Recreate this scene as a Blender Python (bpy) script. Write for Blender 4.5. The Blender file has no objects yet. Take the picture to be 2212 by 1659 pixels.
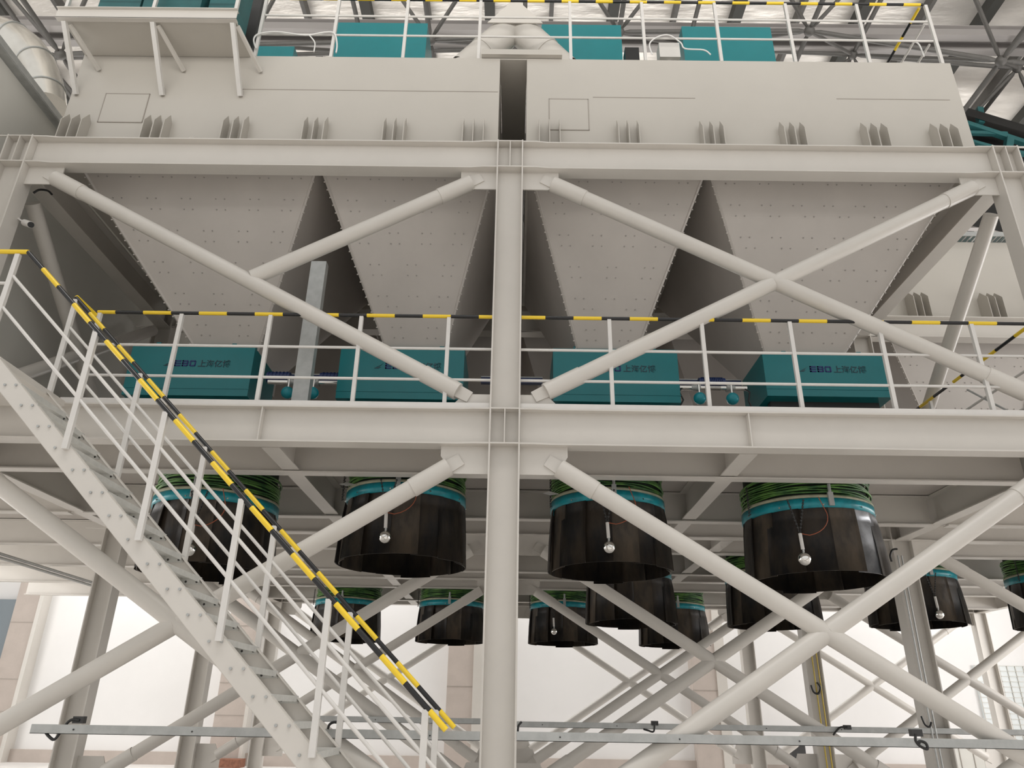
import bpy, math, random
from mathutils import Vector, Matrix
random.seed(7)
S = bpy.context.scene
COL = S.collection
PI = math.pi

# ------------------------------------------------------------------ camera
F_PX, PITCH, ROLL, YAW = 1603.4, 0.4148, 0.01653, -0.00761
CAM = Vector((0.131, 0.0, 1.6))
def yaw_back(v):
    c, s = math.cos(YAW), math.sin(YAW)
    return Vector((v[0]*c + v[1]*s, -v[0]*s + v[1]*c, v[2]))
_r = yaw_back((1, 0, 0)); _w = yaw_back((0, math.cos(PITCH), math.sin(PITCH)))
_u = yaw_back((0, -math.sin(PITCH), math.cos(PITCH)))
RX = _r*math.cos(ROLL) + _u*math.sin(ROLL)
UX = _u*math.cos(ROLL) - _r*math.sin(ROLL)
cam_data = bpy.data.cameras.new('camera'); cam = bpy.data.objects.new('camera', cam_data); COL.objects.link(cam)
cam_data.sensor_width = 36.0; cam_data.lens = F_PX/2212*36.0
cam_data.clip_start = 0.05; cam_data.clip_end = 300
cam.matrix_world = Matrix(((RX[0], UX[0], -_w[0], CAM[0]), (RX[1], UX[1], -_w[1], CAM[1]), (RX[2], UX[2], -_w[2], CAM[2]), (0, 0, 0, 1)))
S.camera = cam
def at(px, py, X=None, Y=None, Z=None):
    """a point of the place: where the sight line of a photo pixel meets a plane"""
    d = _w*1.0 + RX*((px-1106)/F_PX) - UX*((py-829.5)/F_PX)
    if Y is not None: t = (Y-CAM[1])/d[1]
    elif Z is not None: t = (Z-CAM[2])/d[2]
    else: t = (X-CAM[0])/d[0]
    return CAM + d*t

# ------------------------------------------------------------------ world, lights, exposure
wd = bpy.data.worlds.new('daylight'); S.world = wd; wd.use_nodes = True
bg = wd.node_tree.nodes['Background']; bg.inputs[0].default_value = (1.0, 0.985, 0.96, 1); bg.inputs[1].default_value = 0.74
def area(name, loc, rot, sx, sy, power, col=(1, .97, .92)):
    l = bpy.data.lights.new(name, 'AREA'); l.shape = 'RECTANGLE'; l.size = sx; l.size_y = sy; l.energy = power; l.color = col
    o = bpy.data.objects.new(name, l); COL.objects.link(o); o.location = loc; o.rotation_euler = rot; return o
area('rear_wall_fill', (0, 22.8, 8.0), (math.radians(-10), 0, 0), 30, 3, 1000, (1, .99, .98))  # added area light to brighten the back wall
area('left_fill', (-18, 12, 3.6), (0, math.radians(-90), 0), 5, 14, 1150, (1, .98, .95))  # added fill from the left to lift the steel under the deck
area('right_fill', (19, 12, 3.6), (0, math.radians(90), 0), 5, 14, 1500, (1, .98, .97))  # added fill from the right, also for the steel under the deck
l_ = area('floor_bounce_fill', (0, 1.0, 16.5), (0, 0, 0), 30, 3, 650, (1, .97, .94)); l_.data.spread = math.radians(75)  # unseen lamp added over the floor so its bounce reaches the undersides
l_ = area('roof_fill_front', (0, -7, 11), (math.radians(138), 0, 0), 36, 4, 3000, (1, .97, .92)); l_.data.spread = math.radians(128)  # unseen panel added to lift the roof foil and the bin fronts
l_ = area('roof_fill_rear', (0, 24.2, 12.5), (math.radians(-125), 0, 0), 36, 3, 1500, (1, .98, .95)); l_.data.spread = math.radians(120)  # unseen panel added behind the bins to brighten the roof
S.view_settings.view_transform = 'Standard'; S.view_settings.look = 'None'
S.view_settings.gamma = 1.0; S.view_settings.use_curve_mapping = False; S.view_settings.exposure = 0.13

# ------------------------------------------------------------------ materials
def mat(name, col, rough=.5, metal=0.0, noise=0.0, nscale=6.0, col2=None, bump=0.0, bscale=20.0, spec=.5, stretch=(1, 1, 1)):
    m = bpy.data.materials.new(name); m.use_nodes = True; nt = m.node_tree; n = nt.nodes; b = n['Principled BSDF']
    b.inputs['Base Color'].default_value = (*col, 1); b.inputs['Roughness'].default_value = rough; b.inputs['Metallic'].default_value = metal
    b.inputs['Specular IOR Level'].default_value = spec
    if noise or col2 or bump:
        tc = n.new('ShaderNodeTexCoord'); mp = n.new('ShaderNodeMapping'); nt.links.new(tc.outputs['Object'], mp.inputs['Vector'])
        mp.inputs['Scale'].default_value = stretch
    if noise or col2:
        t = n.new('ShaderNodeTexNoise'); t.inputs['Scale'].default_value = nscale; t.inputs['Detail'].default_value = 5; t.inputs['Roughness'].default_value = .6
        nt.links.new(mp.outputs[0], t.inputs['Vector'])
        cr = n.new('ShaderNodeValToRGB'); c2 = col2 or tuple(max(0, c*(1-noise)) for c in col)
        cr.color_ramp.elements[0].position = .38; cr.color_ramp.elements[1].position = .62
        cr.color_ramp.elements[0].color = (*c2, 1); cr.color_ramp.elements[1].color = (*col, 1)
        nt.links.new(t.outputs['Fac'], cr.inputs['Fac']); nt.links.new(cr.outputs['Color'], b.inputs['Base Color'])
    if bump:
        t2 = n.new('ShaderNodeTexNoise'); t2.inputs['Scale'].default_value = bscale; t2.inputs['Detail'].default_value = 4
        nt.links.new(mp.outputs[0], t2.inputs['Vector'])
        bp = n.new('ShaderNodeBump'); bp.inputs['Strength'].default_value = bump; bp.inputs['Distance'].default_value = .05
        nt.links.new(t2.outputs['Fac'], bp.inputs['Height']); nt.links.new(bp.outputs[0], b.inputs['Normal'])
    return m
M = dict(
    paint=mat('grey_white_paint', (.62, .59, .545), .38, noise=.04, nscale=1.5),
    bin=mat('bin_plate_paint', (.515, .487, .44), .3, noise=.04, nscale=.8, bump=.05, bscale=.9),
    hopper=mat('hopper_plate_paint', (.52, .485, .45), .5, noise=.06, nscale=1.2),
    rail=mat('rail_white_paint', (.68, .66, .63), .4, noise=.05, nscale=5),
    galv=mat('galvanised_steel', (.46, .47, .46), .45, .45, noise=.12, nscale=9),
    tread=mat('galvanised_tread', (.60, .60, .57), .5, .15, noise=.10, nscale=14),
    duct=mat('bright_sheet_duct', (.74, .72, .67), .25, .85, noise=.06, nscale=4),
    yellow=mat('yellow_tape', (.86, .60, .03), .3), black=mat('black_tape', (.012, .012, .013), .22),
    teal=mat('teal_paint', (.0, .175, .195), .32, noise=.06, nscale=3),
    tealring=mat('teal_ring_paint', (.01, .30, .36), .35, noise=.35, nscale=7),
    tealsteel=mat('teal_truss_paint', (.025, .13, .135), .5, noise=.2, nscale=3),
    rubber=mat('black_rubber', (.010, .0095, .010), .48, col2=(.034, .026, .019), nscale=3.2, bump=.25, bscale=5, spec=.3, stretch=(1.4, 1.4, .6)),
    rubber2=mat('brown_stained_rubber', (.032, .028, .024), .55, col2=(.085, .066, .048), nscale=3, bump=.2, bscale=6, spec=.3, stretch=(1.4, 1.4, .6)),
    glossrubber=mat('shiny_grey_strip', (.30, .31, .33), .25, .5, noise=.4, nscale=4),
    green=mat('green_sleeve', (.13, .29, .06), .5, col2=(.03, .10, .03), nscale=4),
    darkgreen=mat('dark_green_cloth', (.008, .022, .010), .8),
    cream=mat('cream_fabric', (.42, .42, .30), .7, noise=.3, nscale=6),
    steel=mat('polished_steel', (.80, .79, .76), .14, 1.0),
    darksteel=mat('dark_steel', (.05, .05, .05), .45, .4),
    chain=mat('chain_steel', (.06, .06, .06), .5, .7),
    blue=mat('blue_motor_paint', (.01, .03, .12), .35), navy=mat('navy_lettering', (.012, .022, .14), .5),
    charcoal=mat('charcoal_lettering', (.02, .05, .07), .5),
    foil=mat('roof_foil', (.72, .685, .64), .42, .5, noise=.22, nscale=1.2, bump=.9, bscale=2.6, stretch=(.35, 1, 1)),
    roofsteel=mat('roof_grey_steel', (.105, .10, .093), .55, noise=.15, nscale=4),
    roofdark=mat('roof_dark_purlin', (.05, .05, .045), .7),
    roofpale=mat('roof_pale_purlin', (.36, .34, .33), .6),
    wall=mat('white_plaster', (.82, .81, .80), .8, noise=.03, nscale=.6),
    concrete=mat('pinkish_concrete', (.52, .455, .41), .85, noise=.10, nscale=1.4),
    floor=mat('floor_concrete', (.74, .71, .68), .7, noise=.15, nscale=.7),
    cable=mat('black_cable', (.012, .012, .012), .45), whitecable=mat('white_cable', (.75, .74, .72), .4),
    copper=mat('orange_wire', (.30, .075, .03), .5), brick=mat('red_brown_brick', (.30, .13, .08), .8, noise=.3, nscale=12),
    weld=mat('weld_seam', (.33, .30, .265), .6), boltm=mat('dull_bolt_steel', (.34, .32, .30), .5, .3),  # bolts: plain steel, somewhat darker than the hopper plates
    panelgrey=mat('side_panel_paint', (.62, .61, .565), .45, noise=.05, nscale=.8),
    yellowpipe=mat('yellow_conduit', (.55, .40, .04), .4), bluegrey=mat('blue_grey_panel', (.20, .235, .26), .5),
    cover=mat('glass_block', (.66, .70, .70), .3),
)

# ------------------------------------------------------------------ mesh builder
class MB:
    def __init__(s): s.v = []; s.f = []; s.sm = []; s.mi = []; s.m = 0
    def add(s, vs, fs, smooth=False):
        o = len(s.v); s.v += [Vector(v) for v in vs]
        for f in fs: s.f.append([i+o for i in f]); s.sm.append(smooth); s.mi.append(s.m)
        return s
    def box(s, a, b):
        x0, y0, z0 = [min(a[i], b[i]) for i in range(3)]; x1, y1, z1 = [max(a[i], b[i]) for i in range(3)]
        return s.add([(x0,y0,z0),(x1,y0,z0),(x1,y1,z0),(x0,y1,z0),(x0,y0,z1),(x1,y0,z1),(x1,y1,z1),(x0,y1,z1)],
                     [(0,3,2,1),(4,5,6,7),(0,1,5,4),(1,2,6,5),(2,3,7,6),(3,0,4,7)])
    def hexa(s, p):  # 8 points bottom loop then top loop
        return s.add(p, [(0,3,2,1),(4,5,6,7),(0,1,5,4),(1,2,6,5),(2,3,7,6),(3,0,4,7)])
    def bar(s, a, b, w, h, up=(0, 0, 1)):
        a = Vector(a); b = Vector(b); d = (b-a).normalized(); up = Vector(up)
        if abs(d.dot(up)) > .98: up = Vector((0, 1, 0))
        x = d.cross(up).normalized()*w/2; y = x.cross(d).normalized()*h/2
        return s.hexa([a-x-y, a+x-y, a+x+y, a-x+y, b-x-y, b+x-y, b+x+y, b-x+y])
    def prism(s, pts, n, t):
        """polygon pts extruded by thickness t (centred) along n"""
        n = Vector(n).normalized()*t/2; k = len(pts); P = [Vector(p) for p in pts]
        s.add([p-n for p in P]+[p+n for p in P], [tuple(range(k))[::-1], tuple(range(k, 2*k))] + [(i, (i+1) % k, (i+1) % k+k, i+k) for i in range(k)])
        return s
    def tube(s, a, b, r, n=16, r2=None, cap=True):
        a = Vector(a); b = Vector(b); d = (b-a).normalized(); r2 = r if r2 is None else r2
        u = d.orthogonal().normalized(); w = d.cross(u)
        A = [a+(u*math.cos(2*PI*i/n)+w*math.sin(2*PI*i/n))*r for i in range(n)]
        B = [b+(u*math.cos(2*PI*i/n)+w*math.sin(2*PI*i/n))*r2 for i in range(n)]
        s.add(A+B, [(i, (i+1) % n, (i+1) % n+n, i+n) for i in range(n)], True)
        if cap: s.add(A, [tuple(range(n))[::-1]]); s.add(B, [tuple(range(n))])
        return s
    def path(s, pts, r, n=8):
        P = [Vector(p) for p in pts]; rings = []
        for i, p in enumerate(P):
            d = (P[min(i+1, len(P)-1)]-P[max(i-1, 0)]).normalized()
            if i == 0: u = d.orthogonal().normalized()
            else: u = (u-d*u.dot(d)).normalized()
            w = d.cross(u); rings.append([p+(u*math.cos(2*PI*k/n)+w*math.sin(2*PI*k/n))*r for k in range(n)])
        vs = [v for rg in rings for v in rg]
        s.add(vs, [(i*n+k, i*n+(k+1) % n, (i+1)*n+(k+1) % n, (i+1)*n+k) for i in range(len(P)-1) for k in range(n)], True)
        s.add(rings[0], [tuple(range(n))[::-1]]); s.add(rings[-1], [tuple(range(n))]); return s
    def lathe(s, c, prof, n=48, jit=None, smooth=True):
        c = Vector(c); vs = []
        for (r, z) in prof:
            for i in range(n):
                a = 2*PI*i/n; j = jit(a, z) if jit else (0, 0)
                vs.append(c+Vector(((r+j[0])*math.cos(a), (r+j[0])*math.sin(a), z+j[1])))
        return s.add(vs, [(i*n+k, i*n+(k+1) % n, (i+1)*n+(k+1) % n, (i+1)*n+k) for i in range(len(prof)-1) for k in range(n)], smooth)
    def sphere(s, c, r, n=20):
        m = n//2; c = Vector(c)
        return s.lathe(c, [(max(1e-4, r*math.sin(PI*i/m)), -r*math.cos(PI*i/m)) for i in range(m+1)], n)
    def bolt(s, p, n, r=.014, h=.012):
        p = Vector(p); n = Vector(n).normalized(); return s.tube(p, p+n*h, r, 6)
    def ibeam(s, a, b, h, w, tf=.016, tw=.012, flat='z'):
        """I section from a to b (top centre line); flanges horizontal"""
        a = Vector(a); b = Vector(b); dz = Vector((0, 0, 1)); d = (b-a).normalized(); x = d.cross(dz).normalized()
        def rect(x0, x1, z0, z1):
            s.hexa([a+x*x0+dz*z0, a+x*x1+dz*z0, a+x*x1+dz*z1, a+x*x0+dz*z1, b+x*x0+dz*z0, b+x*x1+dz*z0, b+x*x1+dz*z1, b+x*x0+dz*z1])
        rect(-w/2, w/2, -tf, 0); rect(-w/2, w/2, -h, -h+tf); rect(-tw/2, tw/2, -h+tf, -tf)
        return s
    def build(s, name, m, parent=None):
        me = bpy.data.meshes.new(name); off = parent_world(parent)
        me.from_pydata([tuple(v-off) for v in s.v], [], s.f)
        for mm in (m if isinstance(m, (list, tuple)) else [m]): me.materials.append(mm)
        me.polygons.foreach_set('use_smooth', s.sm); me.polygons.foreach_set('material_index', s.mi); me.update()
        o = bpy.data.objects.new(name, me); COL.objects.link(o)
        if parent: o.parent = parent
        return o
WORLD = {}
def parent_world(p):
    v = Vector((0, 0, 0))
    while p: v = v+p.location; p = p.parent
    return v
def tag(o, label, cat, group=None):
    o['label'] = label; o['category'] = cat
    if group: o['group'] = group
    return o
def thing(name, label, cat, loc=(0, 0, 0), group=None):
    o = bpy.data.objects.new(name, None); COL.objects.link(o); o.location = loc; o.empty_display_size = .1
    return tag(o, label, cat, group)
def struct(o): o['kind'] = 'structure'; return o
def dup(root, loc, label, group=None):
    r = root.copy(); COL.objects.link(r); r.location = loc; r['label'] = label
    if group: r['group'] = group
    for ch in list(root.children):
        c = ch.copy(); COL.objects.link(c); c.parent = r
        for g in ch.children:
            d = g.copy(); COL.objects.link(d); d.parent = c
    return r

# ------------------------------------------------------------------ main dimensions (metres)
B = 6.42                      # column spacing
FY = [7.7, 12.2, 16.7, 21.2]  # frame planes
ZT0, ZT1 = 7.98, 8.41         # top beam
ZM0, ZM1 = 4.235, 4.655       # platform beam
ORD = ['front', 'second', 'third', 'rearmost']

# ------------------------------------------------------------------ shell of the hall
struct(MB().box((-40, -30, -.2), (40, 27, 0)).build('floor', M['floor']))
struct(MB().box((-30, 24.6, 0), (24, 24.9, 17.6)).build('wall_back', M['wall']))
struct(MB().box((19.5, -6, 0), (19.8, 24.9, 17.6)).build('wall_right', M['wall']))
struct(MB().box((-30, 3.5, 18.6), (30, 27, 18.75)).build('ceiling', M['foil']))
o = MB()
o.box((-30, 24.45, 0), (24, 24.6, .34)); struct(o.build('baseboard_back', M['concrete']))

def pilaster(x0, x1, side, label):
    t = thing('wall_pilaster', label, 'pilaster', ((x0+x1)/2, 24.3, 0))
    MB().box((x0, 24.2, 0), (x1, 24.6, 9)).build('face', M['concrete'], t)
    g = MB()
    for z in (1.35, 2.25, 3.9): g.box((x0, 24.19, z), (x1, 24.2, z+.012))
    g.build('joint', M['weld'], t)
    if side: MB().box((x1, 24.15, 0), (x1+side, 24.6, 9)).build('side_strip', M['paint'], t)
pilaster(-1.87, -1.09, .42, 'pinkish concrete wall pilaster just left of the central column, low on the back wall')
pilaster(-8.75, -7.85, .1, 'pinkish concrete wall pilaster behind the lower flight of the stairs')
pilaster(-15.6, -14.85, .12, 'pinkish concrete wall pilaster at the far left of the back wall')
pilaster(5.55, 6.3, .3, 'pinkish concrete wall pilaster right of the far row of chutes')
tag(MB().box((-16.6, 24.3, 0), (-15.65, 24.6, 4.6)).build('wall_panel', M['bluegrey']), 'blue grey panel at the far left edge of the back wall', 'panel')
# glass block window and louvre at right of the back wall
t = thing('glass_block_window', 'bright glass block window low at the right edge of the back wall', 'window', (15, 24.5, .4))
MB().box((14.35, 24.5, .7), (16.4, 24.6, 3.1)).build('pane', M['cover'], t)
g = MB()
for i in range(8): g.box((14.35+i*.25-.008, 24.47, .7), (14.35+i*.25+.008, 24.5, 3.1))
for i in range(17): g.box((14.35, 24.47, .7+i*.15-.008), (16.4, 24.5, .7+i*.15+.008))
g.build('joint_grid', M['panelgrey'], t)
t = thing('wall_cabinet', 'pale flush wall cupboard with three narrow doors at the bottom right', 'cabinet', (13.4, 24.5, 0))
MB().box((12.9, 24.4, 0), (14.1, 24.6, .95)).build('body', M['panelgrey'], t)
g = MB()
for x in (12.9, 13.3, 13.7, 14.1): g.box((x-.01, 24.38, 0), (x+.01, 24.4, .95))
g.box((12.9, 24.38, .94), (14.1, 24.4, .96)); g.build('door_joint', M['weld'], t)

# ------------------------------------------------------------------ columns
def column(k, x, top, label, rear=False):
    y = FY[k]; t = thing('steel_column', label, 'column', (x, y, 0))
    m = MB()
    for sx in (-1, 1): m.box((x+sx*.16-.009, y-.125, 0), (x+sx*.16+.009, y+.125, top))
    m.box((x-.151, y-.007, 0), (x+.151, y+.007, top)); m.build('shaft', M['paint'], t)
    for (z0, z1) in ([(ZM0, ZM1)] + ([(ZT0, ZT1)] if top > 8 else [])):
        p = MB()
        for z in (z0+.008, z1-.008): p.box((x-.151, y-.125, z-.008), (x+.151, y+.125, z+.008))
        p.build('stiffener_plate', M['paint'], t)
        MB().box((x-.006, y-.125, z0+.016), (x+.006, y-.007, z1-.016)).build('stiffener_rib', M['paint'], t)
        h = MB()
        for z in (z0+.009, z1-.009):
            for sx in (-1, 1):
                h.prism([(x+sx*.169, y-.118, z), (x+sx*.34, y-.118, z), (x+sx*.5, y-.1, z), (x+sx*.169, y-.1, z)], (0, 0, 1), .018)
        h.build('flange_haunch', M['paint'], t)
    return t
posn = {-1: 'left', 0: 'middle', 1: 'right', 2: 'outer right'}
frame_word = ['front frame', 'second frame', 'third frame', 'rearmost frame']
for k in range(4):
    for i in (-1, 0, 1, 2):
        if k == 0 and i == 2: continue
        lab = {(0, -1): 'big white H section column at the left edge of the front frame',
               (0, 0): 'tall central white H section column nearest the camera, running top to bottom',
               (0, 1): 'big white H section column at the right edge of the front frame'}.get((k, i),
               'white H section column of the %s, %s in its row' % (frame_word[k], {-1: 'leftmost', 0: 'second from left', 1: 'third from left', 2: 'far right'}[i]))
        column(k, i*B, ZT1+.01 if k < 2 else 8.41, lab)

# ------------------------------------------------------------------ beams
def xbeam(y, x0, x1, z1, h, w, label, name='floor_beam', stiff=()):
    t = thing(name, label, 'beam', (x0, y, z1-h))
    MB().ibeam((x0, y, z1), (x1, y, z1), h, w).build('beam', M['paint'], t)
    for sx in stiff:
        MB().box((sx-.006, y-w/2+.005, z1-h+.017), (sx+.006, y-.007, z1-.017)).build('stiffener_rib', M['paint'], t)
    return t
c = .171
for k in range(4):
    bays = [(-1, 'left'), (0, 'right')] + ([(1, 'outer right')] if k else [])
    for i, w in bays:
        xbeam(FY[k], i*B+c, (i+1)*B-c, ZM1, ZM1-ZM0, .2, 'white %s frame I beam under the platform, %s bay' % (ORD[k], w),
              stiff=[(-2.68 if i < 0 else 2.68 if i == 0 else 9.1)])
        if k < 2: xbeam(FY[k], i*B+c, (i+1)*B-c, ZT1, ZT1-ZT0, .2 if k == 0 else .24, 'white %s frame I beam at bin level, %s bay' % (ORD[k], w), name='bin_support_beam')
# secondary floor beams seen from below
sec = [(8.72, 'just behind the front frame'), (10.95, 'between the front chutes and the second frame'), (13.35, 'in front of the middle chutes'),
       (15.55, 'behind the middle chutes'), (17.85, 'in front of the far chutes'), (20.1, 'behind the far chutes')]
for y, w in sec:
    for i, s_ in ((-2, 'outer left'), (-1, 'left'), (0, 'right'), (1, 'outer right')):
        xbeam(y, i*B+.11, (i+1)*B-.11, ZM1-.01, .44, .16, 'white joist under the deck %s, %s bay' % (w, s_), name='floor_joist')
for (x, w) in ((-B, 'left column line'), (-2.6, 'between the two left chutes'), (0, 'central column line'), (2.7, 'between the right pair of chutes'), (B, 'right column line'), (2*B, 'outer right column line')):
    x_ = x
    for k in range(3):
        x = 3.65 if (k == 1 and abs(x_-2.7) < .01) else x_
        t = thing('cross_beam', 'white front to back beam under the deck on the %s, from %s frame to the next' % (w, ORD[k]), 'beam', (x, FY[k], ZM0))
        MB().ibeam((x, FY[k]+.13, ZM1-.005), (x, FY[k+1]-.13, ZM1-.005), ZM1-ZM0-.003, .2).build('beam', M['paint'], t)
for (x, w) in ((-B, 'left'), (B, 'right')):
    t = thing('side_beam', 'white front to back beam at bin level at the %s end of the bins' % w, 'beam', (x, FY[0], ZT0))
    MB().ibeam((x, FY[0]+.13, ZT1), (x, FY[1]-.13, ZT1), ZT1-ZT0, .24).build('beam', M['paint'], t)
# deck
dk = MB().box((-2*B, 7.83, ZM1+.002), (2*B, 21.3, ZM1+.012)); tag(dk.build('platform_deck', M['hopper']), 'grey steel plate deck lying on the white platform beams', 'platform')

# ------------------------------------------------------------------ tubular braces with gussets
R = .094
def gusset(pts, y, par): MB().prism([(p[0], y, p[1]) for p in pts], (0, 1, 0), .018).build('gusset_plate', M['paint'], par)
def brace(p, q, y, label, halves=None, sleeves=(1, 1), r=R, gus=(1, 1)):
    """tube from p to q (x, z) in the frame plane y; halves = (gap centre x) cuts it at the crossing"""
    P = Vector((p[0], y, p[1])); Q = Vector((q[0], y, q[1])); d = (Q-P).normalized()
    t = thing('brace_tube', label, 'brace', tuple(P))
    if halves is None: MB().tube(P, Q, r, 20).build('tube', M['paint'], t)
    else:
        C = P+(Q-P)*((halves-p[0])/(q[0]-p[0])); g = r*.25
        MB().tube(P, C-d*g, r, 20).build('tube', M['paint'], t); MB().tube(C+d*g, Q, r, 20).build('tube', M['paint'], t)
    for e, (E_, dd) in enumerate(((P, d), (Q, -d))):
        if sleeves[e]:
            MB().tube(E_-dd*.005, E_+dd*.45, r+.009, 20).build('end_sleeve', M['paint'], t)
            if gus[e]:
                n = Vector((dd.z, 0, -dd.x))*.075
                MB().prism([E_+n+dd*.02, E_-n+dd*.02, E_-n*.9-dd*.16, E_+n*.9-dd*.16], (0, 1, 0), .05).build('end_plate', M['paint'], t)
    return t
def node_gusset(x, y, z, sx, sz, w, h, label):
    """corner gusset below/above a beam beside a column"""
    x0 = x+sx*.17; m = MB().prism([(x0, y, z), (x0+sx*w, y, z), (x0+sx*w, y, z+sz*h*.35), (x0+sx*(w-.13), y, z+sz*h), (x0, y, z+sz*h)], (0, 1, 0), .016)
    tag(m.build('gusset_plate', M['paint']), label, 'gusset')
def corner_set(k, i, top):
    x = i*B; y = FY[k]; nm = {-1: 'left', 0: 'central', 1: 'right', 2: 'outer right'}[i]
    sides = [s_ for s_ in (-1, 1) if not (i == -1 and s_ < 0) and not (i == 1 and s_ > 0 and k == 0) and not (i == 2 and s_ > 0)]
    for s_ in sides:
        sd = 'left' if s_ < 0 else 'right'
        if top:
            node_gusset(x, y, ZT0, s_, -1, .46, .27, 'white gusset plate under the bin level beam, %s side of the %s %s column' % (sd, ORD[k], nm))
            node_gusset(x, y, ZM1, s_, 1, .42, .2, 'white gusset plate on top of the platform beam, %s side of the %s %s column' % (sd, ORD[k], nm))
        node_gusset(x, y, ZM0, s_, -1, .52, .31, 'white gusset plate under the platform beam, %s side of the %s %s column' % (sd, ORD[k], nm))
        node_gusset(x, y, .45, s_, 1, .5, .45, 'white foot gusset plate low on the %s side of the %s %s column' % (sd, ORD[k], nm))
for k in range(4):
    for i in (-1, 0, 1, 2):
        if k == 0 and i == 2: continue
        corner_set(k, i, k == 0)
# front frame, upper storey
y = FY[0]
brace((.56, 7.8), (5.86, 4.97), y, 'white tube brace falling to the right across the upper right bay of the front frame')
brace((.46, 4.90), (5.92, 7.82), y, 'white tube brace rising to the right across the upper right bay of the front frame', halves=3.2)
brace((-5.86, 7.8), (-.54, 4.89), y, 'long white tube brace falling to the right in front of the left hoppers')
brace((-3.09, 6.35), (-.50, 7.81), y, 'short white tube brace rising from the long left brace to the central column', sleeves=(0, 1))
# lower storeys of all frames
zc = 2.33
for k in range(4):
    y = FY[k]; fr = ORD[k]
    bays = [(-1, 'left'), (0, 'right')] + ([(1, 'outer right')] if k else [])
    for i, w in bays:
        xa, xb = i*B+.6, (i+1)*B-.6; xm = (xa+xb)/2
        za, zb = 4.0, .70
        fall = ((xa, za), (xb, zb)); rise = ((xa, zb), (xb, za))
        cutfall = False
        brace(*fall, y, 'white tube brace falling to the right, %s lower bay of the %s frame' % (w, fr), halves=None)
        brace(*rise, y, 'white tube brace rising to the right, %s lower bay of the %s frame' % (w, fr), halves=xm)
# side frame braces between front and second frame, upper storey
for x, w in ((-B, 'left'), (B, 'right')):
    t = thing('brace_tube', 'white tube brace running back and down in the %s side frame beside the hoppers' % w, 'brace', (x, 8.2, 7.75))
    MB().tube((x, 8.15, 7.75), (x, 11.8, 4.98), R, 20).build('tube', M['paint'], t)
    if x < 0:
        t = thing('brace_tube', 'white tube brace running back and up in the left side frame behind the stairs', 'brace', (x, 8.1, 4.95))
        MB().tube((x, 8.15, 4.98), (x, 9.85, 6.27), R, 20).build('tube', M['paint'], t); MB().tube((x, 10.1, 6.46), (x, 11.8, 7.75), R, 20).build('tube', M['paint'], t)

# ------------------------------------------------------------------ bins on top
BY = 8.0
def bin_box(x0, x1, y0, y1, z0, z1, label, hatch=None, seam=None, finx=(), finy=.19):
    t = thing('storage_bin', label, 'bin', ((x0+x1)/2, (y0+y1)/2, z0))
    MB().box((x0, y0, z0), (x1, y1, z1)).build('shell', M['bin'], t)
    if hatch:
        a, b = hatch
        h = MB().box((a[0], y0-.006, a[2]), (b[0], y0, b[2])).build('hatch', M['bin'], t)
        e = MB(); d = .006
        e.box((a[0]-d, y0-.009, a[2]-d), (b[0]+d, y0-.0005, a[2]+d)); e.box((a[0]-d, y0-.009, b[2]-d), (b[0]+d, y0-.0005, b[2]+d))
        e.box((a[0]-d, y0-.009, a[2]), (a[0]+d, y0-.0005, b[2])); e.box((b[0]-d, y0-.009, a[2]), (b[0]+d, y0-.0005, b[2]))
        e.build('seam', M['weld'], h)
    if seam: MB().box((seam[0], y0-.004, seam[2]), (seam[1], y0, seam[2]+.01)).build('weld_seam', M['weld'], t)
    for fx in finx:
        for dx in (-.14, 0, .14):
            x = fx+dx
            MB().prism([(x, y0, z0+.01), (x, y0-finy, z0+.01), (x, y0-finy, z0+.50), (x, y0-finy*.4, z0+.69), (x, y0, z0+.60)], (1, 0, 0), .012).build('stiffener_fin', M['bin'], t)
    return t
fins = [at(x, 292, Y=7.87)[0] for x in (150, 330, 502, 677, 850, 1022, 1187, 1358, 1540, 1715, 1893, 2045)]
tl = bin_box(-6.27, -.18, BY, 11.9, ZT1, 10.31, 'large pale steel bin left of the dark slot, above the front beam',
        hatch=((-5.77, 0, 9.03), (-5.15, 0, 9.55)), seam=(-3.9, -.2, 9.66), finx=fins[:6])
tr = bin_box(.21, 6.36, BY, 11.9, ZT1, 10.31, 'large pale steel bin right of the dark slot, above the front beam',
        hatch=((.53, 0, 8.98), (1.08, 0, 9.54)), seam=(1.15, 2.6, 9.58), finx=fins[6:])
MB().box((4.6, BY-.004, 9.6), (6.2, BY, 9.61)).build('weld_seam', M['weld'], tr)
bin_box(7.0, 13.2, 12.5, 16.4, ZT1, 10.35, 'pale steel bin of the second row seen past the right side frame', finx=(7.75, 9.15, 10.5), finy=.3)
bin_box(-6.1, 6.2, 12.5, 16.4, ZT1, 10.3, 'pale steel bin of the second row hidden behind the front bins')
MB().box((-.178, 8.0, 10.29), (.208, 11.9, 10.31)).build('slot_shade_top', M['bin'], tl)  # plate added over the slot to keep light out and darken it
MB().box((-.175, 11.88, ZT1), (.208, 11.9, 10.28)).build('slot_shade_back', M['bin'], tl)  # back plate added to close off light so the slot stays dark
tag(MB().box((-.45, 7.93, 10.32), (.72, 8.5, 10.42)).build('bridge_plate', M['bin']), 'pale plate bridging the slot at the foot of the forked duct', 'plate')

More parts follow.
